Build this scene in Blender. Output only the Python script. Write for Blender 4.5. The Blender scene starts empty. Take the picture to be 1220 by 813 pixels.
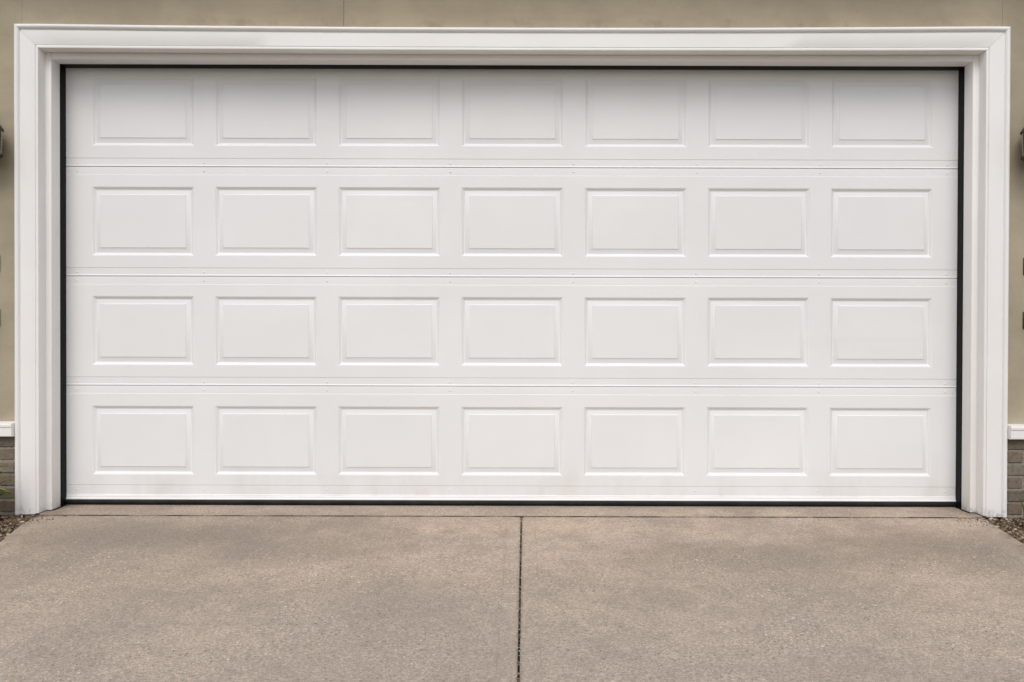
import bpy, bmesh, math, random
from mathutils import Vector, noise
R = math.radians
random.seed(11)
scene = bpy.context.scene
COL = scene.collection

# ------------------------------------------------------------------ helpers
def link(name, bm, mat, parent=None, smooth=None, kind=None):
    me = bpy.data.meshes.new(name)
    bmesh.ops.recalc_face_normals(bm, faces=bm.faces[:])
    bm.to_mesh(me); bm.free()
    if smooth is not None:
        me.polygons.foreach_set('use_smooth', [True] * len(me.polygons))
        me.set_sharp_from_angle(angle=R(smooth))
    o = bpy.data.objects.new(name, me)
    COL.objects.link(o)
    me.materials.append(mat)
    if parent: o.parent = parent
    if kind: o['kind'] = kind
    return o

def thing(name, label, cat, loc=(0, 0, 0), group=None):
    o = bpy.data.objects.new(name, None); COL.objects.link(o)
    o.empty_display_size = 0.1
    o.location = loc
    o['label'] = label; o['category'] = cat
    if group: o['group'] = group
    return o

def add_box(bm, x0, x1, y0, y1, z0, z1, bevel=0.0, seg=2):
    vs = [bm.verts.new((x, y, z)) for x in (x0, x1) for y in (y0, y1) for z in (z0, z1)]
    q = [(0, 1, 3, 2), (4, 6, 7, 5), (0, 4, 5, 1), (2, 3, 7, 6), (0, 2, 6, 4), (1, 5, 7, 3)]
    fs = [bm.faces.new([vs[i] for i in f]) for f in q]
    if bevel:
        es = list({e for f in fs for e in f.edges})
        bmesh.ops.bevel(bm, geom=es, offset=bevel, segments=seg, profile=0.5, affect='EDGES')
    return vs

def sweep(bm, rows, cap=True):
    """rows: list of equally long vertex-coordinate lists, bridged in order"""
    vr = [[bm.verts.new(p) for p in r] for r in rows]
    n = len(rows[0])
    for a, b in zip(vr, vr[1:]):
        for i in range(n - 1):
            bm.faces.new((a[i], a[i + 1], b[i + 1], b[i]))
    if cap:
        bm.faces.new(vr[0]); bm.faces.new(vr[-1])
    return vr

def lathe(bm, pts, n=16, cx=0, cy=0, a0=0.0, capped=True):
    rings = []
    for r, z in pts:
        rings.append([bm.verts.new((cx + r * math.cos(a0 + 2 * math.pi * k / n), cy + r * math.sin(a0 + 2 * math.pi * k / n), z)) for k in range(n)])
    for a, b in zip(rings, rings[1:]):
        for k in range(n):
            bm.faces.new((a[k], a[(k + 1) % n], b[(k + 1) % n], b[k]))
    if capped:
        bm.faces.new(rings[0][::-1]); bm.faces.new(rings[-1])

def tube(bm, pts, r, n=8):
    pts = [Vector(p) for p in pts]
    rings = []
    for i, p in enumerate(pts):
        t = (pts[min(i + 1, len(pts) - 1)] - pts[max(i - 1, 0)]).normalized()
        u = t.orthogonal().normalized() if i == 0 else (rings_u - t * rings_u.dot(t)).normalized()
        rings_u = u
        v = t.cross(u)
        rr = r[i] if isinstance(r, (list, tuple)) else r
        rings.append([bm.verts.new(p + (u * math.cos(2 * math.pi * k / n) + v * math.sin(2 * math.pi * k / n)) * rr) for k in range(n)])
    for a, b in zip(rings, rings[1:]):
        for k in range(n):
            bm.faces.new((a[k], a[(k + 1) % n], b[(k + 1) % n], b[k]))
    bm.faces.new(rings[0][::-1]); bm.faces.new(rings[-1])

# ------------------------------------------------------------------ materials
class NT:
    def __init__(self, name):
        self.m = bpy.data.materials.new(name); self.m.use_nodes = True
        self.t = self.m.node_tree; self.t.nodes.clear()
        self.out = self.n('ShaderNodeOutputMaterial')
        self.b = self.n('ShaderNodeBsdfPrincipled')
        self.t.links.new(self.b.outputs[0], self.out.inputs[0])
        self.co = self.n('ShaderNodeTexCoord').outputs['Object']
    def n(self, typ, **kw):
        x = self.t.nodes.new(typ)
        for k, v in kw.items(): setattr(x, k, v)
        return x
    def set(self, sock, v):
        if isinstance(v, bpy.types.NodeSocket): self.t.links.new(v, sock)
        else:
            try: sock.default_value = v
            except Exception: sock.default_value = (*v, 1)
    def math(self, op, a, b=0.0, c=0.0, clamp=False):
        x = self.n('ShaderNodeMath', operation=op); x.use_clamp = clamp
        self.set(x.inputs[0], a); self.set(x.inputs[1], b); self.set(x.inputs[2], c)
        return x.outputs[0]
    def mapr(self, v, a, b, c=0.0, d=1.0, smooth=True):
        x = self.n('ShaderNodeMapRange', interpolation_type='SMOOTHSTEP' if smooth else 'LINEAR')
        for i, s in enumerate((v, a, b, c, d)): self.set(x.inputs[i], s)
        return x.outputs[0]
    def mix(self, f, a, b, mode='MIX'):
        x = self.n('ShaderNodeMix', data_type='RGBA', blend_type=mode)
        self.set(x.inputs[0], f); self.set(x.inputs[6], a); self.set(x.inputs[7], b)
        return x.outputs[2]
    def noise(self, scale, detail=3.0, rough=0.5, sc=None, off=None):
        v = self.co
        if sc or off:
            mp = self.n('ShaderNodeMapping'); self.set(mp.inputs[0], self.co)
            if sc: mp.inputs['Scale'].default_value = sc
            if off: mp.inputs['Location'].default_value = off
            v = mp.outputs[0]
        x = self.n('ShaderNodeTexNoise'); self.set(x.inputs['Vector'], v)
        x.inputs['Scale'].default_value = scale; x.inputs['Detail'].default_value = detail
        x.inputs['Roughness'].default_value = rough
        return x.outputs['Fac']
    def voronoi(self, scale, feature='F1', out='Distance', rnd=1.0):
        x = self.n('ShaderNodeTexVoronoi', feature=feature); self.set(x.inputs['Vector'], self.co)
        x.inputs['Scale'].default_value = scale; x.inputs['Randomness'].default_value = rnd
        return x.outputs[out]
    def xyz(self):
        s = self.n('ShaderNodeSeparateXYZ'); self.set(s.inputs[0], self.co); return s.outputs
    def bump(self, h, strength=0.3, dist=0.01, prev=None):
        x = self.n('ShaderNodeBump'); x.inputs['Strength'].default_value = strength
        x.inputs['Distance'].default_value = dist; self.set(x.inputs['Height'], h)
        if prev: self.set(x.inputs['Normal'], prev)
        return x.outputs[0]
    def done(self, col, rough=0.5, normal=None, spec=0.5, metal=0.0):
        self.set(self.b.inputs['Base Color'], col if isinstance(col, bpy.types.NodeSocket) else (*col, 1))
        self.set(self.b.inputs['Roughness'], rough)
        self.set(self.b.inputs['Specular IOR Level'], spec)
        self.set(self.b.inputs['Metallic'], metal)
        if normal: self.set(self.b.inputs['Normal'], normal)
        return self.m

def mat_door():
    t = NT('door_paint')
    big = t.noise(1.1, 4, 0.55)
    streak = t.noise(1.0, 5, 0.6, sc=(0.8, 1, 14))
    c = t.mix(t.mapr(big, 0.35, 0.7), (0.772, 0.765, 0.760), (0.812, 0.804, 0.800))
    c = t.mix(t.mapr(streak, 0.55, 0.8, 0, 0.25), c, (0.72, 0.70, 0.675))
    z = t.xyz()[2]
    low = t.math('MULTIPLY', t.mapr(z, 0.30, 0.03), t.mapr(t.noise(5, 5, 0.7, sc=(1, 1, 0.35)), 0.4, 0.75, 0, 0.30))
    c = t.mix(low, c, (0.52, 0.46, 0.39))
    grain = t.noise(1.0, 4, 0.6, sc=(5, 1, 150))
    peel = t.noise(55, 2, 0.5)
    dent = t.noise(2.3, 2, 0.4)
    nb = t.bump(grain, 0.09, 0.003)
    nb = t.bump(peel, 0.03, 0.004, nb)
    nb = t.bump(dent, 0.30, 0.012, nb)
    return t.done(c, t.mapr(streak, 0.3, 0.7, 0.38, 0.5), nb, 0.4)

def mat_trim():
    t = NT('trim_paint')
    big = t.noise(2.2, 5, 0.6)
    c = t.mix(t.mapr(big, 0.3, 0.7), (0.825, 0.800, 0.780), (0.858, 0.835, 0.815))
    run = t.noise(1.0, 5, 0.65, sc=(60, 60, 1.3))
    c = t.mix(t.mapr(run, 0.58, 0.88, 0, 0.16), c, (0.62, 0.565, 0.51))
    z = t.xyz()[2]
    dirt = t.math('MULTIPLY', t.mapr(z, 0.055, -0.005), t.mapr(t.noise(32, 5, 0.7), 0.44, 0.68))
    c = t.mix(t.math('MULTIPLY', dirt, 0.6), c, (0.20, 0.155, 0.115))
    speck = t.math('MULTIPLY', t.mapr(t.voronoi(26), 0.10, 0.05), t.mapr(t.noise(7, 3), 0.62, 0.70, 0, 0.5))
    c = t.mix(speck, c, (0.36, 0.31, 0.26))
    nb = t.bump(t.noise(1.0, 4, 0.6, sc=(70, 70, 2.5)), 0.07, 0.004)
    nb = t.bump(t.noise(3.5, 2, 0.4), 0.10, 0.01, nb)
    return t.done(c, 0.48, nb, 0.4)

def mat_wall():
    t = NT('olive_stucco')
    a = t.noise(2.4, 6, 0.62); b = t.noise(26, 4, 0.6); cz = t.noise(1.0, 4, 0.55, sc=(1.2, 1, 7))
    c = t.mix(t.mapr(a, 0.32, 0.68), (0.345, 0.296, 0.212), (0.430, 0.368, 0.266))
    c = t.mix(t.mapr(cz, 0.45, 0.75, 0, 0.45), c, (0.33, 0.275, 0.20))
    c = t.mix(t.mapr(b, 0.5, 0.85, 0, 0.15), c, (0.29, 0.255, 0.165))
    x, y, z = t.xyz()
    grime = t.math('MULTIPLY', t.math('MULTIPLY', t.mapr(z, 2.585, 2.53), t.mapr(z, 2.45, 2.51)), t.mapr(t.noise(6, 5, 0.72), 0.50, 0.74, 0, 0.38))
    c = t.mix(t.math('MULTIPLY', t.mapr(z, 0.80, 0.47), t.mapr(t.noise(4, 5, 0.7), 0.4, 0.7, 0, 0.25)), c, (0.20, 0.165, 0.115))
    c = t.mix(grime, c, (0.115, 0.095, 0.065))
    nb = t.bump(b, 0.25, 0.006)
    nb = t.bump(t.noise(120, 2, 0.5), 0.2, 0.003, nb)
    return t.done(c, 0.85, nb, 0.25)

def mat_concrete(joint=True):
    t = NT('broomed_concrete' if joint else 'apron_concrete')
    x, y, z = t.xyz()
    big = t.noise(0.75, 3, 0.5); mid = t.noise(2.3, 5, 0.6, off=(5, 2, 0)); fine = t.noise(95, 5, 0.8); sand = t.noise(420, 3, 0.7)
    c = t.mix(t.mapr(big, 0.34, 0.66), (0.385, 0.318, 0.262), (0.515, 0.420, 0.338))
    c = t.mix(t.mapr(mid, 0.42, 0.68, 0, 0.60), c, (0.290, 0.240, 0.196))
    # old stains and washed-out patches where cars stand and drip
    if joint:
        warp = t.math('MULTIPLY', t.math('SUBTRACT', t.noise(3.2, 6, 0.7, off=(9, 4, 2)), 0.5), 1.5)
        for px, py, rx, ry, amt, col in ((-1.75, -0.58, 0.75, 0.26, 0.55, (0.225, 0.186, 0.152)), (-0.95, -0.80, 0.60, 0.24, 0.50, (0.235, 0.196, 0.160)), (1.85, -0.75, 0.60, 0.34, 0.60, (0.225, 0.186, 0.152)),
                                         (0.95, -0.92, 0.70, 0.22, 0.45, (0.240, 0.200, 0.165)), (0.10, -0.42, 0.75, 0.20, 0.55, (0.590, 0.475, 0.370)), (-0.15, -1.05, 0.30, 0.35, 0.35, (0.530, 0.430, 0.350)), (-0.55, -1.55, 0.5, 0.3, 0.35, (0.27, 0.23, 0.195))):
            dx = t.math('DIVIDE', t.math('SUBTRACT', x, px), rx); dy = t.math('DIVIDE', t.math('SUBTRACT', y, py), ry)
            rr = t.math('ADD', t.math('SQRT', t.math('ADD', t.math('MULTIPLY', dx, dx), t.math('MULTIPLY', dy, dy))), warp)
            c = t.mix(t.mapr(rr, 1.25, 0.15, 0, amt), c, col)
    # greyer and more worn away from the door
    c = t.mix(t.mapr(y, -0.45, -2.0, 0, 0.55), c, (0.440, 0.376, 0.324))
    c = t.mix(t.mapr(fine, 0.30, 0.72), t.mix(1.0, c, (0.70, 0.675, 0.65), 'MULTIPLY'), t.mix(1.0, c, (1.38, 1.375, 1.36), 'MULTIPLY'))
    c = t.mix(t.mapr(sand, 0.36, 0.66), t.mix(1.0, c, (0.70, 0.69, 0.68), 'MULTIPLY'), t.mix(1.0, c, (1.24, 1.24, 1.24), 'MULTIPLY'))
    c = t.mix(t.mapr(t.noise(11, 5, 0.7), 0.40, 0.66, 0, 0.34), c, (0.265, 0.222, 0.184))
    # exposed aggregate: pale and dark grains
    wear = t.mapr(t.noise(2.1, 4, 0.6, off=(3, 7, 1)), 0.40, 0.62, 0.15, 1.0)
    for sc, th, cp, cd in ((170, 0.93, 0.75, 0.65), (95, 0.972, 0.85, 0.75)):
        v = t.n('ShaderNodeTexVoronoi'); t.set(v.inputs['Vector'], t.co); v.inputs['Scale'].default_value = sc
        sel = t.n('ShaderNodeSeparateColor'); t.set(sel.inputs[0], v.outputs['Color'])
        d = t.mapr(v.outputs['Distance'], 0.46, 0.34)
        pale = t.math('MULTIPLY', t.math('MULTIPLY', d, t.mapr(sel.outputs[0], th, th + 0.02)), wear)
        dark = t.math('MULTIPLY', t.math('MULTIPLY', d, t.mapr(sel.outputs[1], th - 0.03, th - 0.01)), t.math('ADD', t.math('MULTIPLY', wear, 0.5), 0.5))
        c = t.mix(t.math('MULTIPLY', pale, cp), c, (0.80, 0.74, 0.67))
        c = t.mix(t.math('MULTIPLY', dark, cd), c, (0.12, 0.095, 0.078))
    v2 = t.n('ShaderNodeTexVoronoi'); t.set(v2.inputs['Vector'], t.co); v2.inputs['Scale'].default_value = 38
    s2 = t.n('ShaderNodeSeparateColor'); t.set(s2.inputs[0], v2.outputs['Color'])
    pit = t.math('MULTIPLY', t.mapr(v2.outputs['Distance'], 0.13, 0.08), t.mapr(s2.outputs[0], 0.90, 0.92))
    c = t.mix(t.math('MULTIPLY', pit, 0.75), c, (0.085, 0.068, 0.054))
    nb = t.bump(fine, 0.35, 0.003)
    nb = t.bump(sand, 0.3, 0.0015, nb)
    if joint:
        # trowelled border either side of the joint, with the faint ridge the edging tool left
        jx = t.math('ADD', t.math('MULTIPLY', y, 0.0160), 0.0574)
        dj = t.math('ABSOLUTE', t.math('SUBTRACT', x, jx))
        wob = t.math('ADD', dj, t.math('MULTIPLY', t.math('SUBTRACT', t.noise(4, 3), 0.5), 0.010))
        ridge = t.math('MULTIPLY', t.mapr(wob, 0.0665, 0.0685), t.mapr(wob, 0.0715, 0.0695))
        inside = t.math('MULTIPLY', t.mapr(wob, 0.074, 0.060), t.mapr(t.noise(3, 4), 0.35, 0.65, 0.2, 1.0))
        c = t.mix(t.math('MULTIPLY', inside, 0.16), c, (0.375, 0.318, 0.268))
        c = t.mix(t.math('MULTIPLY', ridge, t.mapr(t.noise(7, 5), 0.42, 0.66, 0.04, 0.42)), c, (0.20, 0.165, 0.138))
        soil = t.math('MULTIPLY', t.mapr(wob, 0.016, 0.003), t.mapr(t.noise(40, 4, 0.7), 0.4, 0.62, 0.05, 0.7))
        c = t.mix(soil, c, (0.14, 0.112, 0.088))
        # a similar, broken border along the outer edges
        ex = t.math('ADD', t.math('MULTIPLY', y, 0.24), 2.49)
        de = t.math('ADD', t.math('SUBTRACT', ex, t.math('ABSOLUTE', x)), t.math('MULTIPLY', t.math('SUBTRACT', t.noise(5, 4), 0.5), 0.03))
        edge = t.math('MULTIPLY', t.mapr(de, 0.095, 0.070), t.mapr(t.noise(6, 4), 0.35, 0.65, 0.08, 0.30))
        c = t.mix(edge, c, (0.40, 0.335, 0.275))
        # dirt that collects in front of the apron joint and at the corners
        near = t.math('MULTIPLY', t.mapr(y, -0.30, -0.243), t.mapr(t.noise(18, 5, 0.7), 0.48, 0.66, 0, 0.5))
        c = t.mix(near, c, (0.17, 0.135, 0.105))
        cor = t.math('MULTIPLY', t.mapr(de, 0.06, 0.0), t.mapr(t.noise(22, 5, 0.7), 0.45, 0.62, 0, 0.6))
        c = t.mix(cor, c, (0.17, 0.135, 0.105))
        nb = t.bump(ridge, 0.3, 0.002, nb)
    else:
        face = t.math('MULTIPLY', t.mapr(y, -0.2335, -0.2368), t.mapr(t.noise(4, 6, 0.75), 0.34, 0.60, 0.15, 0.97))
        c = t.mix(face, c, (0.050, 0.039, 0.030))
        near = t.math('MULTIPLY', t.mapr(t.math('ABSOLUTE', x), 2.20, 2.42), t.mapr(t.noise(14, 5, 0.7), 0.35, 0.6, 0, 0.6))
        c = t.mix(near, c, (0.15, 0.115, 0.09))
        st = t.mapr(t.noise(1.0, 4, 0.6, sc=(2.2, 12, 1)), 0.5, 0.72, 0, 0.4)
        c = t.mix(st, c, (0.24, 0.195, 0.155))
    return t.done(c, 0.88, nb, 0.25)

def mat_island(name, cols, rough=0.8, nscale=40, amt=0.35, dark=(0.08, 0.07, 0.06), bump=0.3):
    t = NT(name)
    g = t.n('ShaderNodeNewGeometry')
    r = t.n('ShaderNodeValToRGB'); t.set(r.inputs[0], g.outputs['Random Per Island'])
    cr = r.color_ramp; cr.interpolation = 'CONSTANT'
    while len(cr.elements) < len(cols): cr.elements.new(0.5)
    for i, c in enumerate(cols):
        cr.elements[i].position = i / len(cols); cr.elements[i].color = (*c, 1)
    nz = t.noise(nscale, 5, 0.7)
    c = t.mix(t.mapr(nz, 0.4, 0.75, 0, amt), r.outputs[0], dark)
    return t.done(c, rough, t.bump(nz, bump, 0.004), 0.3)

def mat_plain(name, col, rough=0.5, spec=0.5, metal=0.0, var=0.25, scale=30, dist=0.002, bs=0.15):
    t = NT(name)
    nz = t.noise(scale, 5, 0.65)
    c = t.mix(t.mapr(nz, 0.35, 0.7), tuple(k * (1 - var) for k in col), tuple(min(1, k * (1 + var)) for k in col))
    return t.done(c, rough, t.bump(nz, bs, dist), spec, metal)

def mat_glass():
    t = NT('seeded_glass')
    t.b.inputs['Transmission Weight'].default_value = 0.55
    nz = t.noise(60, 3)
    return t.done((0.60, 0.50, 0.37), 0.25, t.bump(nz, 0.2, 0.003), 0.5)

def mat_ground():
    t = NT('lawn_ground')
    a = t.noise(1.2, 6, 0.65); b = t.noise(90, 4, 0.7)
    c = t.mix(t.mapr(a, 0.35, 0.65), (0.060, 0.070, 0.032), (0.10, 0.095, 0.050))
    c = t.mix(t.mapr(b, 0.35, 0.7, 0, 0.7), c, (0.03, 0.042, 0.016))
    return t.done(c, 0.9, t.bump(b, 0.6, 0.02), 0.2)

M = dict(door=mat_door(), trim=mat_trim(), wall=mat_wall(), slab=mat_concrete(True), apron=mat_concrete(False),
         rubber=mat_plain('black_rubber', (0.005, 0.0047, 0.0047), 0.5, 0.14, var=0.35, scale=14),
         seal=mat_plain('bottom_seal_rubber', (0.015, 0.015, 0.0155), 0.5, 0.3, var=0.4, scale=9),
         iron=mat_plain('dark_iron', (0.030, 0.024, 0.019), 0.45, 0.5, var=0.4, scale=60),
         retainer=mat_plain('white_retainer', (0.80, 0.795, 0.79), 0.35, 0.5, var=0.03, scale=3, bs=0.03),
         mortar=mat_plain('mortar', (0.30, 0.265, 0.22), 0.95, 0.2, var=0.25, scale=70, dist=0.004, bs=0.5),
         dirt=mat_plain('joint_dirt', (0.020, 0.016, 0.012), 0.95, 0.1, var=0.5, scale=80, dist=0.004, bs=0.6),
         soil=mat_plain('bed_soil', (0.045, 0.032, 0.022), 0.95, 0.1, var=0.45, scale=45, dist=0.01, bs=0.8),
         unseen_roof=mat_plain('soffit_paint', (0.24, 0.215, 0.165), 0.7, 0.3, var=0.1, scale=4),
         glass=mat_glass(), ground=mat_ground(),
         brick=mat_island('weathered_brick', [(0.20, 0.155, 0.115), (0.165, 0.135, 0.105), (0.235, 0.19, 0.145), (0.185, 0.135, 0.10), (0.21, 0.18, 0.14)], 0.9, 38, 0.75, (0.085, 0.068, 0.050), 0.8),
         gravel=mat_island('mixed_gravel', [(0.20, 0.138, 0.082), (0.09, 0.058, 0.035), (0.29, 0.215, 0.14), (0.15, 0.096, 0.056), (0.062, 0.042, 0.028), (0.48, 0.41, 0.32), (0.22, 0.15, 0.092), (0.11, 0.072, 0.044)], 0.85, 60, 0.4, (0.06, 0.045, 0.035), 0.4),
         leaf=mat_island('strap_leaf', [(0.12, 0.175, 0.022), (0.19, 0.22, 0.025), (0.07, 0.125, 0.02), (0.32, 0.29, 0.035), (0.15, 0.18, 0.03)], 0.5, 12, 0.3, (0.05, 0.075, 0.012), 0.1))

# ------------------------------------------------------------------ dimensions (metres; the door face is y = 0, outdoors is -y)
HALF = 2.434          # inner edge of the side casings
HALF2 = 2.403         # inner edge of the stops
HEAD = 2.394          # underside of the head casing at the corners
HEAD2 = 2.359         # underside of the head stop
CW = 0.123            # casing width
FRONT = 0.21          # casing face stands this far in front of the door
WALL = 0.175          # wall face
SLOPE = 0.055         # fall of the driveway
def gz(d):            # ground height at a distance d in front of the door
    return -0.012 * d if d < 0.27 else -0.00324 - SLOPE * (d - 0.27)
def sag(x, u):        # the head casing has settled a little in the middle
    return (0.006 + 0.007 * u / CW) * (1 - (x / HALF) ** 2)

# ------------------------------------------------------------------ garage door
door = thing('garage_door', 'wide white sectional garage door with four rows of seven raised panels', 'garage door', (0, 0, 0))
PW, PH = 0.275, 0.187                    # half width and half height of an embossed panel
PX = [0.664 * k + 0.003 for k in range(-3, 4)]
DW = 2.425
# profile of the embossing, inwards from its rim: (distance, depth behind the face)
EMB = [(0, 0), (0.002, 0.0005), (0.0045, 0.0018), (0.0135, 0.0088), (0.0160, 0.0102), (0.0180, 0.0107), (0.0205, 0.0103), (0.039, 0.0046), (0.0415, 0.0040), (0.0430, 0.0031), (0.0447, 0.0011), (0.047, 0.0006)]
def make_panel(parent, cx, cz):
    bm = bmesh.new()
    rings = []
    jx, jz = random.uniform(-0.0007, 0.0007), random.uniform(-0.0007, 0.0007)
    for k, (s, dp) in enumerate(EMB):
        w, h = PW - s, PH - s
        ox, oz = (jx, jz) if k else (0, 0)
        rings.append([bm.verts.new((cx + ox + a * w, dp, cz + oz + b * h)) for a, b in ((-1, -1), (1, -1), (1, 1), (-1, 1))])
    for a, b in zip(rings, rings[1:]):
        for k in range(4):
            bm.faces.new((a[k], a[(k + 1) % 4], b[(k + 1) % 4], b[k]))
    # the field: a grid with a barely visible oil-canning
    e = rings[-1]
    n, m = 10, 7
    x0, x1, z0, z1 = e[0].co.x, e[1].co.x, e[0].co.z, e[2].co.z
    amp = random.uniform(-0.0012, 0.0012)
    g = []
    for j in range(m + 1):
        row = []
        for i in range(n + 1):
            u, v = i / n, j / m
            bul = (math.sin(math.pi * u) * math.sin(math.pi * v)) * amp
            row.append(bm.verts.new((x0 + (x1 - x0) * u, e[0].co.y + bul, z0 + (z1 - z0) * v)))
        g.append(row)
    for j in range(m):
        for i in range(n):
            bm.faces.new((g[j][i], g[j][i + 1], g[j + 1][i + 1], g[j + 1][i]))
    bmesh.ops.remove_doubles(bm, verts=bm.verts[:], dist=0.00005)
    return link('raised_panel', bm, M['door'], parent, 28)

def make_section(z0, z1, pz, bottom=False):
    bm = bmesh.new()
    b = 0.0 if not bottom else 0.014
    # strips below and above the panel row, swept from end to end
    low = [(z0, 0.030), (z0, -0.0004), (z0 + 0.0022, -0.0012), (z0 + 0.0055, -0.0002), (z0 + 0.0085, 0.0016), (z0 + b + 0.043, 0.0016), (z0 + b + 0.0455, 0.0), (pz - PH, 0.0)]
    top = [(pz + PH, 0.0), (z1 - 0.0455, 0.0), (z1 - 0.0435, 0.0014), (z1 - 0.009, 0.0014), (z1 - 0.0050, 0.0017), (z1 - 0.0016, 0.0024), (z1, 0.0042), (z1, 0.030)]
    xs = [-DW] + [v for cx in PX for v in (cx - PW, cx + PW)] + [DW]
    for prof in (low, top):
        sweep(bm, [[(x, d, z) for z, d in prof] for x in xs], cap=False)
    zr = [pz - PH, pz + PH]
    for i in range(0, len(xs), 2):       # stiles between the panels
        vs = [bm.verts.new((x, 0.0, z)) for x, z in ((xs[i], zr[0]), (xs[i + 1], zr[0]), (xs[i + 1], zr[1]), (xs[i], zr[1]))]
        bm.faces.new(vs)
    bmesh.ops.remove_doubles(bm, verts=bm.verts[:], dist=0.00005)
    # rivet heads where the hinges are fixed, on the stiles
    for cx in [-2.345] + [0.664 * (k + 0.5) for k in range(-3, 3)] + [2.345]:
        for zz in ((z0 + b + 0.020, 0.0016), (z1 - 0.024, 0.0014)):
            for ox in (0.0,):
                pts = [(0.0052, 0.0), (0.0050, 0.0012), (0.0036, 0.0026), (0.0014, 0.0030)]
                rings = [[bm.verts.new((cx + ox + r * math.cos(a * math.pi / 4), zz[1] - h, zz[0] + r * math.sin(a * math.pi / 4))) for a in range(8)] for r, h in pts]
                for p, q in zip(rings, rings[1:]):
                    for k in range(8): bm.faces.new((p[k], p[(k + 1) % 8], q[(k + 1) % 8], q[k]))
                bm.faces.new(rings[-1])
    s = link('door_section', bm, M['door'], door, 28)
    for cx in PX: make_panel(s, cx, pz)
    return s
ZS = [0.0525, 0.6495, 1.2395, 1.8295, 2.421]
PZ = [0.3525, 0.9450, 1.5355, 2.1275]
for i in range(4):
    make_section(ZS[i] + (0.0004 if i else 0), ZS[i + 1] - 0.0004, PZ[i], i == 0)
bm = bmesh.new()
prof = [(0.0325, 0.012), (0.0325, -0.007), (0.0350, -0.0085), (0.0380, -0.0080), (0.0425, -0.0040), (0.0505, -0.0034), (0.0527, -0.0014), (0.0527, 0.012)]
sweep(bm, [[(x, d, z) for z, d in prof] for x in (-DW, DW)])
link('bottom_retainer', bm, M['retainer'], door, 25)
bm = bmesh.new()
prof = [(0.036, 0.016), (0.036, -0.005), (0.028, -0.0085), (0.018, -0.0100), (0.0135, -0.0085), (0.010, -0.002), (0.0065, -0.001), (0.0050, -0.0035), (0.0015, -0.002), (0.0015, 0.016)]
n = 60
rows = []
for i in range(n + 1):
    x = -DW + 2 * DW * i / n
    rows.append([(x, d + 0.0012 * noise.noise((x * 5, 0, 3)), z + (0.0012 * noise.noise((x * 7, 2, 0)) if z < 0.02 else 0)) for z, d in prof])
sweep(bm, rows)
link('bottom_seal', bm, M['seal'], door, 40)
bm = bmesh.new(); add_box(bm, -DW, DW, 0.034, 0.050, 0.03, 2.41)
link('backing', bm, M['retainer'], door)

# ------------------------------------------------------------------ frame round the door
frame = thing('door_frame', 'white moulded casing with black weather seals framing the garage door', 'door frame', (0, 0, 0))
CAS = [(0.0, 0.120), (0.0, 0.2065), (0.0010, 0.2090), (0.0035, 0.2100), (0.0120, 0.2100), (0.0140, 0.2090), (0.0150, 0.2055), (0.0155, 0.2030), (0.0175, 0.2030), (0.0182, 0.2065), (0.0200, 0.2075),
       (0.0905, 0.2075), (0.0930, 0.2055), (0.0945, 0.2030), (0.0970, 0.2025), (0.0985, 0.2075), (0.1015, 0.2135), (0.1060, 0.2175), (0.1110, 0.2190), (0.1165, 0.2180), (0.1205, 0.2150), (0.1230, 0.2095), (0.1230, 0.150)]
for sx in (-1, 1):
    bm = bmesh.new()
    rows = []
    n = 24
    for i in range(n + 1):
        t = i / n
        row = []
        for k, (u, d) in enumerate(CAS):
            ztop = HEAD + u - 0.0006
            zb = gz(d) - 0.004 + 0.006 * max(0, noise.noise((u * 45, sx * 2, 7)) + 0.1)
            w = 0.0012 * noise.noise((sx * 3, t * 3.0, 0))          # hand-fitted timber is never dead straight
            row.append((sx * (HALF + u + w), -d, zb + (ztop - zb) * t))
        rows.append(row)
    sweep(bm, rows)
    link('side_casing', bm, M['trim'], frame, 30)
bm = bmesh.new()
rows = []
n = 40
for i in range(n + 1):
    t = -1 + 2 * i / n
    row = []
    for u, d in CAS:
        x = t * (HALF + u - 0.0004)
        row.append((x, -d, HEAD + u - sag(min(abs(x), HALF), u) + 0.0006 * noise.noise((x * 2, 0, 5))))
    rows.append(row)
sweep(bm, rows)
link('head_casing', bm, M['trim'], frame, 30)
# door stops: a second, deeper step of white timber
for sx in (-1, 1):
    bm = bmesh.new()
    x0, x1 = sorted((sx * HALF2, sx * (HALF + 0.03)))
    add_box(bm, x0, x1, -0.144, -0.015, gz(0.144) + 0.0045, 2.42, 0.004, 3)
    link('door_stop', bm, M['trim'], frame, 30)
bm = bmesh.new(); add_box(bm, -HALF2 + 0.0004, HALF2 - 0.0004, -0.1435, -0.015, HEAD2, 2.44, 0.004, 3)
link('door_stop', bm, M['trim'], frame, 30)
# black weather seals: a flange against the stop and a rounded lip on the door
SEAL = [(-0.002, 0.004), (-0.002, 0.058), (0.003, 0.062), (0.0055, 0.061), (0.0065, 0.054), (0.010, 0.051), (0.0150, 0.053), (0.0185, 0.050), (0.0200, 0.042), (0.0200, 0.030), (0.0215, 0.022), (0.0235, 0.010), (0.0215, 0.004)]
for sx in (-1, 1):
    bm = bmesh.new()
    sweep(bm, [[(sx * (HALF2 - u * 0.06 + 0.0005 * noise.noise((sx * 9, z * 2.5, 1)) * (u > 0.012)), -d, z) for u, d in SEAL] for z in [0.002 + 2.3605 * k / 30 for k in range(31)]])
    link('weather_seal', bm, M['rubber'], frame, 35)
bm = bmesh.new()
XE = HALF2 - 0.0014
sweep(bm, [[(x, -d, HEAD2 - u * 0.16) for u, d in SEAL] for x in [-XE + 2 * XE * k / 30 for k in range(31)]])
link('weather_seal', bm, M['rubber'], frame, 35)

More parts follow.
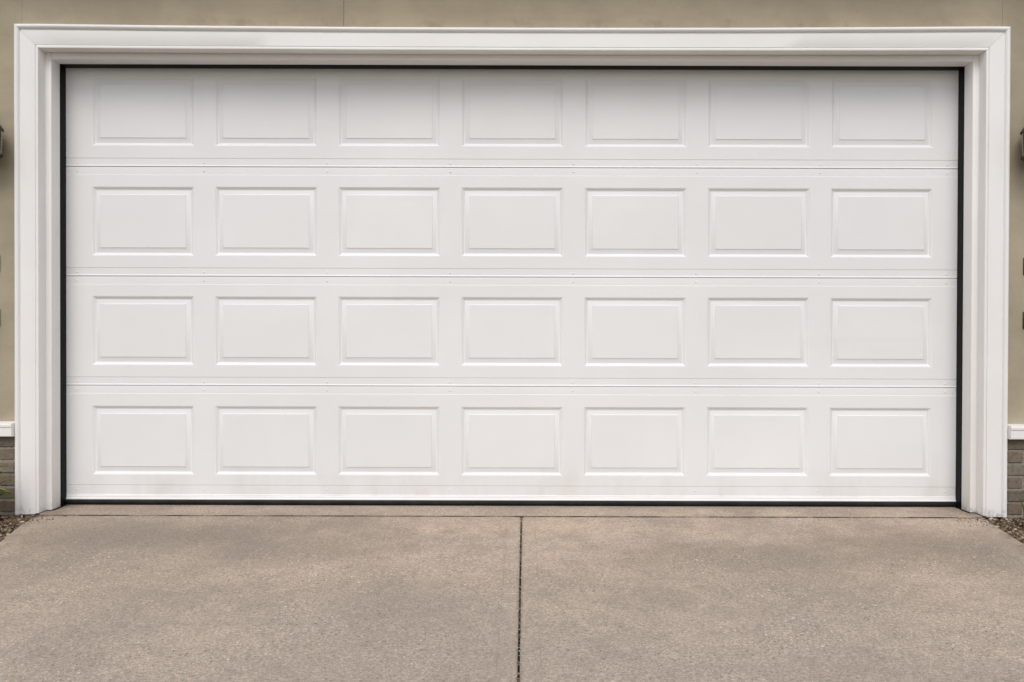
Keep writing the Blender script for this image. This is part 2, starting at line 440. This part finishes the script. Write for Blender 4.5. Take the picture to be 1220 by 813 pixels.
# ------------------------------------------------------------------ house front
house = thing('garage_front', 'olive stucco garage front wall with white ledge over brown brick base', 'house', (0, -WALL, 0))
def hl(name, bm, mat, smooth=None):
    o = link(name, bm, mat, house, smooth)
    o.matrix_parent_inverse.identity()
    o.location = (0, WALL, 0)
    return o
TOPW = 2.95
bm = bmesh.new()
ox = HALF + CW - 0.02
ZL = 0.400
seam = -0.872                      # vertical butt joint in the render coat above the door
add_box(bm, -6.0, -ox, -WALL, 0.10, ZL, TOPW)
add_box(bm, ox, 6.0, -WALL, 0.10, ZL, TOPW)
def head_piece(x0, x1):
    add_box(bm, x0, x1, -WALL, 0.10, HEAD + 0.03, TOPW, 0.0016, 1)
head_piece(-ox + 0.0, seam - 0.0014); head_piece(seam + 0.0014, ox - 0.0)
add_box(bm, seam - 0.0014, seam + 0.0014, -WALL + 0.004, 0.09, HEAD + 0.03, TOPW)
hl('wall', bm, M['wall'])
# unseen eaves above the frame, added and sized to shade the wall top
bm = bmesh.new()
add_box(bm, -6.2, 6.2, -WALL - 0.19, 0.12, TOPW, TOPW + 0.02)
hl('unseen_soffit', bm, M['unseen_roof'])
bm = bmesh.new()
add_box(bm, -6.2, 6.2, -WALL - 0.218, -WALL - 0.192, TOPW - 0.02, TOPW + 0.17, 0.004)
hl('unseen_fascia', bm, M['trim'], 30)
bm = bmesh.new()
sweep(bm, [[(x, -WALL - 0.27, TOPW + 0.172), (x, -WALL - 0.27, TOPW + 0.195), (x, 3.0, TOPW + 1.6), (x, 3.0, TOPW + 1.55)] for x in (-6.3, 6.3)])
hl('unseen_roof', bm, M['iron'])
# ledge over the brick base
for sx in (-1, 1):
    bm = bmesh.new()
    pr = [(0.150, 0.398), (0.236, 0.398), (0.2395, 0.402), (0.2395, 0.444), (0.243, 0.449), (0.243, 0.461), (0.239, 0.4655), (0.150, 0.473)]
    xs = sorted((sx * (HALF + CW + 0.0008), sx * 6.0))
    sweep(bm, [[(x, -d, z) for d, z in pr] for x in xs])
    hl('ledge', bm, M['trim'], 30)
# brick base: each brick modelled, mortar bed behind
def brick_base(sx):
    bm = bmesh.new()
    L, H, J = 0.194, 0.057, 0.010
    z, row = -0.06, 0
    rnd = random.Random(5 + sx)
    while z < 0.39:
        h = min(H, 0.396 - z)
        if h > 0.02:
            x = HALF + CW + 0.006
            first = True
            while x < 5.9:
                w = L
                if first: w = (L * 0.5 if row % 2 else L) - 0.02
                first = False
                j = rnd.uniform(-0.003, 0.003)
                xa, xb = sorted((sx * x, sx * (x + w)))
                vs = add_box(bm, xa, xb, -0.207 + j, -0.15, z + rnd.uniform(-.001, .001), z + h + rnd.uniform(-.001, .001), 0.004, 1)
                x += w + J
        z += H + J; row += 1
    o = hl('brick_base', bm, M['brick'])
    bm = bmesh.new()
    xs = sorted((sx * (HALF + CW - 0.01), sx * 6.0))
    add_box(bm, xs[0], xs[1], -0.2005, 0.10, -0.3, 0.397)
    mo = link('mortar', bm, M['mortar'], o)
brick_base(-1); brick_base(1)

# ------------------------------------------------------------------ ground
bm = bmesh.new()
N = 240
sweep(bm, [[(x, -d, gz(d) - 0.055 if d > 0.2 else gz(max(d, 0)) - 0.055) for d in (-6, 0.0, 0.27, 2, 5, 12)] + [(x, -260, gz(12) - 0.4)] for x in (-300, -8, -3, 3, 8, 300)], cap=False)
link('ground', bm, M['ground'], kind='structure')

def slab(name, poly, mat, thick=0.12, bev=0.007):
    bm = bmesh.new()
    top = bm.faces.new([bm.verts.new((x, -d, gz(d))) for x, d in poly])
    ret = bmesh.ops.extrude_face_region(bm, geom=[top])
    nv = [v for v in ret['geom'] if isinstance(v, bmesh.types.BMVert)]
    for v in nv: v.co.z -= thick
    es = [e for e in bm.edges if all(abs(v.co.z - gz(-v.co.y)) < 1e-4 for v in e.verts)]
    bmesh.ops.bevel(bm, geom=es, offset=bev, segments=3, profile=0.5, affect='EDGES')
    return link(name, bm, mat, None, 40, kind='structure')
JD = 0.242
def jx(d): return 0.0574 - 0.0160 * d
g = 0.0034
def edgepts(sx):
    if sx < 0: return [(-2.452, 0.222), (-2.405, 0.42), (-2.325, 0.75), (-2.29, 1.0), (-2.285, 7.8)]
    return [(2.452, 0.222), (2.40, 0.34), (2.355, 0.70), (2.335, 1.0), (2.32, 7.8)]
def dense(x0, x1, d):     # joint-side corner is rounded off where it meets the apron
    return [(x0 + (x1 - x0) * k / 8, d) for k in range(9)]
bm = None
# apron between the door and the driveway joint
slab('apron', [(-2.432, -0.5), (-2.432, 0.2), (-2.42, JD - 0.0042), (2.42, JD - 0.0042), (2.432, 0.2), (2.432, -0.5)], M['apron'], 0.12, 0.0025).location.z = 0.0025
L = edgepts(-1)
drv = []
for sx in (-1, 1):
    E = edgepts(sx)
    pts = [(sx * 2.425, JD + 0.0042)] + [p for p in E if p[1] > JD]
    d1 = 7.8
    inner = [(jx(d1) + sx * g, d1), (jx(1.0) + sx * g, 1.0), (jx(JD + .02) + sx * g, JD + 0.026), (jx(JD) + sx * (g + 0.005), JD + 0.0115), (jx(JD) + sx * (g + 0.012), JD + 0.0066), (jx(JD) + sx * (g + 0.026), JD + 0.0042)]
    drv.append(slab('driveway', pts + inner, M['slab'], 0.12, 0.0045))
# dirt packed in the joints
bm = bmesh.new()
rnd = random.Random(3)
n = 500
rows = []
for i in range(n + 1):
    d = JD - 0.004 + (7.8 - JD) * (i / n) ** 1.8
    hgt = -0.011 + 0.010 * max(0, noise.noise((d * 23, 1.3, 0)) ) + 0.004 * noise.noise((d * 90, 0, 0))
    rows.append([(jx(d) + o, -d, gz(d) + hgt + k) for o, k in ((-0.012, -0.003), (-0.002, 0), (0.002, 0.001), (0.012, -0.003))])
sweep(bm, rows, cap=False)
rows = []
for i in range(301):
    x = -2.42 + 4.84 * i / 300
    hgt = -0.008 + 0.0055 * noise.noise((x * 3, 4.3, 0)) + 0.003 * noise.noise((x * 40, 0, 0))
    rows.append([(x, -(JD + o), gz(JD) + hgt) for o in (-0.012, 0.012)])
sweep(bm, rows, cap=False)
# dark dirt washed against the feet of the stops and casings
for sx in (-1, 1):
    rows = []
    for i in range(61):
        d = 0.012 + 0.222 * i / 60
        foot = HALF2 if d < 0.146 else HALF
        wd = 0.010 + 0.020 * max(0, 0.5 + noise.noise((d * 14, sx * 4, 2))) + 0.004 * noise.noise((d * 60, sx, 9))
        rows.append([(sx * (foot + 0.012), -d, gz(d) + 0.0035), (sx * (foot - 0.001), -d, gz(d) + 0.0040), (sx * (foot - wd * 0.5), -d, gz(d) + 0.0024), (sx * (foot - wd), -d, gz(d) - 0.001)])
    sweep(bm, rows, cap=False)
link('joint_dirt', bm, M['dirt'], None, 50, kind='stuff')

# ------------------------------------------------------------------ gravel and grit
def chip(bm, p, s, rnd, flat=0.55):
    import mathutils
    a, b, c = s * rnd.uniform(0.7, 1.5), s * rnd.uniform(0.6, 1.0), s * flat * rnd.uniform(0.6, 1.2)
    q = mathutils.Euler((rnd.uniform(-.5, .5), rnd.uniform(-.5, .5), rnd.uniform(0, 6.28))).to_matrix()
    base = [(0, 0, 1), (.8, .1, .45), (.3, .85, .4), (-.7, .55, .5), (-.75, -.5, .4), (.25, -.9, .45), (.75, -.45, -.4), (.8, .5, -.45), (-.25, .9, -.4), (-.9, .05, -.5), (-.2, -.85, -.45), (0, 0, -1)]
    vs = [bm.verts.new(Vector(p) + q @ Vector((x * a * rnd.uniform(.8, 1.2), y * b * rnd.uniform(.8, 1.2), z * c * rnd.uniform(.8, 1.2)))) for x, y, z in base]
    for f in ICO: bm.faces.new([vs[i] for i in f])
ICO = [(0, 1, 2), (0, 2, 3), (0, 3, 4), (0, 4, 5), (0, 5, 1), (1, 7, 2), (2, 8, 3), (3, 9, 4), (4, 10, 5), (5, 6, 1),
       (1, 6, 7), (2, 7, 8), (3, 8, 9), (4, 9, 10), (5, 10, 6), (11, 7, 6), (11, 8, 7), (11, 9, 8), (11, 10, 9), (11, 6, 10)]
def edge_x(sx, d):
    P = edgepts(sx)
    if d <= P[0][1]: return P[0][0]
    for (xa, da), (xb, db) in zip(P, P[1:]):
        if da <= d <= db: return xa + (xb - xa) * (d - da) / (db - da)
    return P[-1][0]
for sx in (-1, 1):
    bm = bmesh.new()
    rows = []
    for i in range(31):
        d = 0.15 + 1.45 * i / 30
        rows.append([(edge_x(sx, d) + sx * (0.002 + 1.35 * (j / 30) ** 1.3), -d, gz(d) - 0.020 + 0.010 * noise.noise((i * .8, j * .8, sx))) for j in range(31)])
    sweep(bm, rows, cap=False)
    link('soil', bm, M['soil'], None, 60, kind='structure')
    bm = bmesh.new()
    rnd = random.Random(40 + sx)
    for k in range(9000):
        d = 0.17 + 1.4 * rnd.random() ** 1.5
        off = 1.3 * rnd.random() ** 1.4
        x = edge_x(sx, d) + sx * (0.004 + off)
        s = rnd.choice((0.004, 0.006, 0.008, 0.010, 0.012))
        if abs(x) < HALF + CW + 0.003 and d < 0.228 + s: continue
        if d < 0.215 + s: continue
        chip(bm, (x, -d, gz(d) - 0.016 + rnd.uniform(0, 0.014)), s, rnd)
    link('gravel', bm, M['gravel'], None, None, kind='stuff')
# loose grit on the concrete: thickest at the corners, along the apron joint and in the centre joint
bm = bmesh.new()
rnd = random.Random(77)
for sx in (-1, 1):
    for k in range(150):
        d = 0.225 + abs(rnd.gauss(0, 0.09))
        x = edge_x(sx, d) - sx * abs(rnd.gauss(0, 0.09))
        chip(bm, (x, -d, gz(d) + 0.0005), rnd.uniform(0.0015, 0.0045), rnd)
for k in range(160):
    x = rnd.uniform(-2.4, 2.4); d = JD + rnd.gauss(0, 0.006)
    chip(bm, (x, -d, gz(d) - 0.001), rnd.uniform(0.0012, 0.0028), rnd)
for k in range(420):
    d = JD + 3.0 * rnd.random() ** 1.3
    chip(bm, (jx(d) + rnd.uniform(-.0025, .0025), -d, gz(d) - rnd.uniform(-0.0005, 0.006)), rnd.uniform(0.0014, 0.0034), rnd)
for k in range(110):     # bigger crumbs bridging the centre joint
    d = JD + 0.02 + 2.9 * rnd.random() ** 1.2
    chip(bm, (jx(d) + rnd.uniform(-.002, .002), -d, gz(d) - rnd.uniform(0.0005, 0.003)), rnd.uniform(0.0028, 0.0046), rnd)
for k in range(130):
    d = 0.02 + 2.6 * rnd.random(); x = rnd.uniform(-2.2, 2.2)
    chip(bm, (x, -d, gz(d) + 0.0004), rnd.uniform(0.0010, 0.0022), rnd)
link('grit', bm, M['gravel'], None, None, kind='stuff')

# ------------------------------------------------------------------ wall lanterns
def lantern(sx, label):
    X, D = sx * 2.672, 0.282
    t = thing('wall_lantern', label, 'lantern', (X, -WALL, 1.80), 'dark iron wall lanterns beside the garage door')
    def p(name, bm, mat, par=t, smooth=30):
        return link(name, bm, mat, par, smooth)
    cy = -(D - WALL)
    bm = bmesh.new()
    pts = [(0.031 * math.cos(a * math.pi / 12), 0.135 + 0.094 * math.sin(a * math.pi / 12)) for a in range(24)]
    sweep(bm, [[(x, y, z) for x, z in pts] + [(pts[0][0], y, pts[0][1])] for y in (0.0, -0.010)], cap=False)
    f = [bm.verts.new((x * .9, -0.014, 0.135 + (z - .135) * .95)) for x, z in pts]; bm.faces.new(f)
    bmesh.ops.remove_doubles(bm, verts=bm.verts[:], dist=1e-5)
    bm.verts.ensure_lookup_table()
    fr = [v for v in bm.verts if abs(v.co.y + 0.010) < 1e-6]
    fr.sort(key=lambda v: math.atan2(v.co.z - .135, v.co.x)); f.sort(key=lambda v: math.atan2(v.co.z - .135, v.co.x))
    for k in range(24): bm.faces.new((fr[k], fr[(k + 1) % 24], f[(k + 1) % 24], f[k]))
    p('backplate', bm, M['iron'])
    bm = bmesh.new()
    tube(bm, [(0, -0.008, 0.20), (0, -0.030, 0.262), (0, -0.070, 0.300), (0, cy + .012, 0.304), (0, cy, 0.288), (0, cy, 0.262)], 0.006)
    p('arm', bm, M['iron'])
    bm = bmesh.new()
    lathe(bm, [(0.091, 0.160), (0.091, 0.166), (0.080, 0.184), (0.060, 0.204), (0.040, 0.222), (0.026, 0.232), (0.022, 0.248), (0.014, 0.258), (0.005, 0.266)], 24, 0, cy)
    p('roof_cap', bm, M['iron'])
    bm = bmesh.new()
    lathe(bm, [(0.079, 0.036), (0.0825, 0.070), (0.084, 0.110), (0.084, 0.158)], 24, 0, cy)
    p('glass', bm, M['glass'])
    bm = bmesh.new()
    lathe(bm, [(0.010, -0.010), (0.018, 0.0), (0.050, 0.012), (0.080, 0.024), (0.088, 0.030), (0.088, 0.038), (0.070, 0.040)], 24, 0, cy)
    p('base', bm, M['iron'])
    for k in range(6):
        a = 2 * math.pi * k / 6 
        bm = bmesh.new()
        tube(bm, [(0 + r * math.cos(a), cy + r * math.sin(a), z) for r, z in ((0.082, 0.034), (0.0855, 0.070), (0.087, 0.110), (0.087, 0.162))], 0.0035, 6)
        p('bar', bm, M['iron'])
lantern(-1, 'dark iron wall lantern on olive wall, cut by left edge of photo')
lantern(1, 'dark iron wall lantern on olive wall, cut by right edge of photo')

# ------------------------------------------------------------------ small iron scroll brackets low on the wall
def scroll(sx, z, label):
    t = thing('wall_hook', label, 'hook', (sx * 2.681, -WALL, z), 'dark iron hooks on the wall below the lanterns')
    bm = bmesh.new()
    add_box(bm, -0.030, 0.030, -0.006, 0.0, -0.045, 0.045, 0.003, 2)
    link('plate', bm, M['iron'], t, 30)
    bm = bmesh.new()
    tube(bm, [(0, -0.004, 0.02)] + [(0, -0.035 - 0.030 * math.cos(a), -0.012 - 0.032 * math.sin(a)) for a in [x * math.pi / 8 for x in range(4, 15)]], [0.006] * 6 + [0.005] * 6, 8)
    link('hook_arm', bm, M['iron'], t, 40)
for sx, side in ((-1, 'left'), (1, 'right')):
    scroll(sx, 1.290, f'upper dark iron hook on olive wall at {side} edge of photo')
    scroll(sx, 1.010, f'lower dark iron hook on olive wall at {side} edge of photo')

# ------------------------------------------------------------------ plants in the gravel
def plant(name, label, cat, x, d, n, hmin, hmax, spread, seed, wid=0.009):
    bm = bmesh.new()
    rnd = random.Random(seed)
    for k in range(n):
        a = rnd.uniform(0, 2 * math.pi); h = rnd.uniform(hmin, hmax); s = spread * rnd.uniform(0.3, 1.0)
        w0 = wid * rnd.uniform(0.7, 1.3)
        bx, by = rnd.gauss(0, 0.018), rnd.gauss(0, 0.018)
        pa, pb, pm = [], [], []
        for i in range(9):
            u = i / 8
            rr = s * u ** 1.7
            zz = h * math.sin(u * math.pi * 0.62) / math.sin(math.pi * 0.5)
            c = Vector((bx + rr * math.cos(a), by + rr * math.sin(a), zz))
            w = w0 * (1 - u ** 2.2) + 0.0004
            sd = Vector((-math.sin(a), math.cos(a), 0)) * w
            pa.append(bm.verts.new(c + sd)); pm.append(bm.verts.new(c - Vector((0, 0, w * 0.5)))); pb.append(bm.verts.new(c - sd))
        for i in range(8):
            bm.faces.new((pa[i], pm[i], pm[i + 1], pa[i + 1])); bm.faces.new((pm[i], pb[i], pb[i + 1], pm[i + 1]))
    o = link(name, bm, M['leaf'], None, 60)
    o.location = (x, -d, gz(d) - 0.012)
    o['label'] = label; o['category'] = cat
plant('strap_leaf_plant', 'yellow green leafy plant in gravel against brick at lower left corner of wall', 'plant', -2.608, 0.40, 80, 0.12, 0.30, 0.16, 4, 0.016)
plant('grass_clump', 'small upright green grass clump in gravel by brick at right of door', 'plant', 2.528, 0.47, 40, 0.09, 0.17, 0.075, 9, 0.006)

# ------------------------------------------------------------------ light, sky, camera
EL, AZ = 52, -5          # sun height; degrees to the left of straight-on (seen from the camera)
w = bpy.data.worlds.new('World'); scene.world = w; w.use_nodes = True
nt = w.node_tree; nt.nodes.clear()
sky = nt.nodes.new('ShaderNodeTexSky'); sky.sky_type = 'NISHITA'; sky.sun_disc = False
sky.sun_elevation = R(EL); sky.sun_rotation = R(180 - AZ)
sky.air_density = 1.0; sky.dust_density = 2.0; sky.ozone_density = 1.0
hs = nt.nodes.new('ShaderNodeHueSaturation'); hs.inputs['Saturation'].default_value = 0.30; hs.inputs['Value'].default_value = 1.03
bg = nt.nodes.new('ShaderNodeBackground'); bg.inputs[1].default_value = 0.15
ow = nt.nodes.new('ShaderNodeOutputWorld')
nt.links.new(sky.outputs[0], hs.inputs['Color']); nt.links.new(hs.outputs[0], bg.inputs[0]); nt.links.new(bg.outputs[0], ow.inputs[0])
sd = bpy.data.lights.new('sun', 'SUN'); sd.energy = 1.38; sd.angle = R(38); sd.color = (1.0, 0.965, 0.935)
so = bpy.data.objects.new('sun', sd); COL.objects.link(so)
dirv = Vector((math.sin(R(AZ)) * math.cos(R(EL)), -math.cos(R(AZ)) * math.cos(R(EL)), math.sin(R(EL))))
so.rotation_euler = dirv.to_track_quat('Z', 'Y').to_euler(); so.location = dirv * 20

cam = bpy.data.cameras.new('camera'); co = bpy.data.objects.new('camera', cam); COL.objects.link(co)
cam.sensor_width = 36; cam.lens = 36 * 993 / 1220; cam.clip_end = 1000; cam.clip_start = 0.05
co.location = (0.003, -4.5, 0.930)
from mathutils import Matrix
co.matrix_world = Matrix.Translation(co.location) @ Matrix.Rotation(R(90 - 0.46), 4, 'X') @ Matrix.Rotation(R(0.16), 4, 'Z')
scene.camera = co
scene.view_settings.view_transform = 'Standard'; scene.view_settings.look = 'None'
scene.view_settings.exposure = 0; scene.view_settings.gamma = 1
scene.render.engine = 'CYCLES'
scene.render.resolution_x = 1024; scene.render.resolution_y = 682
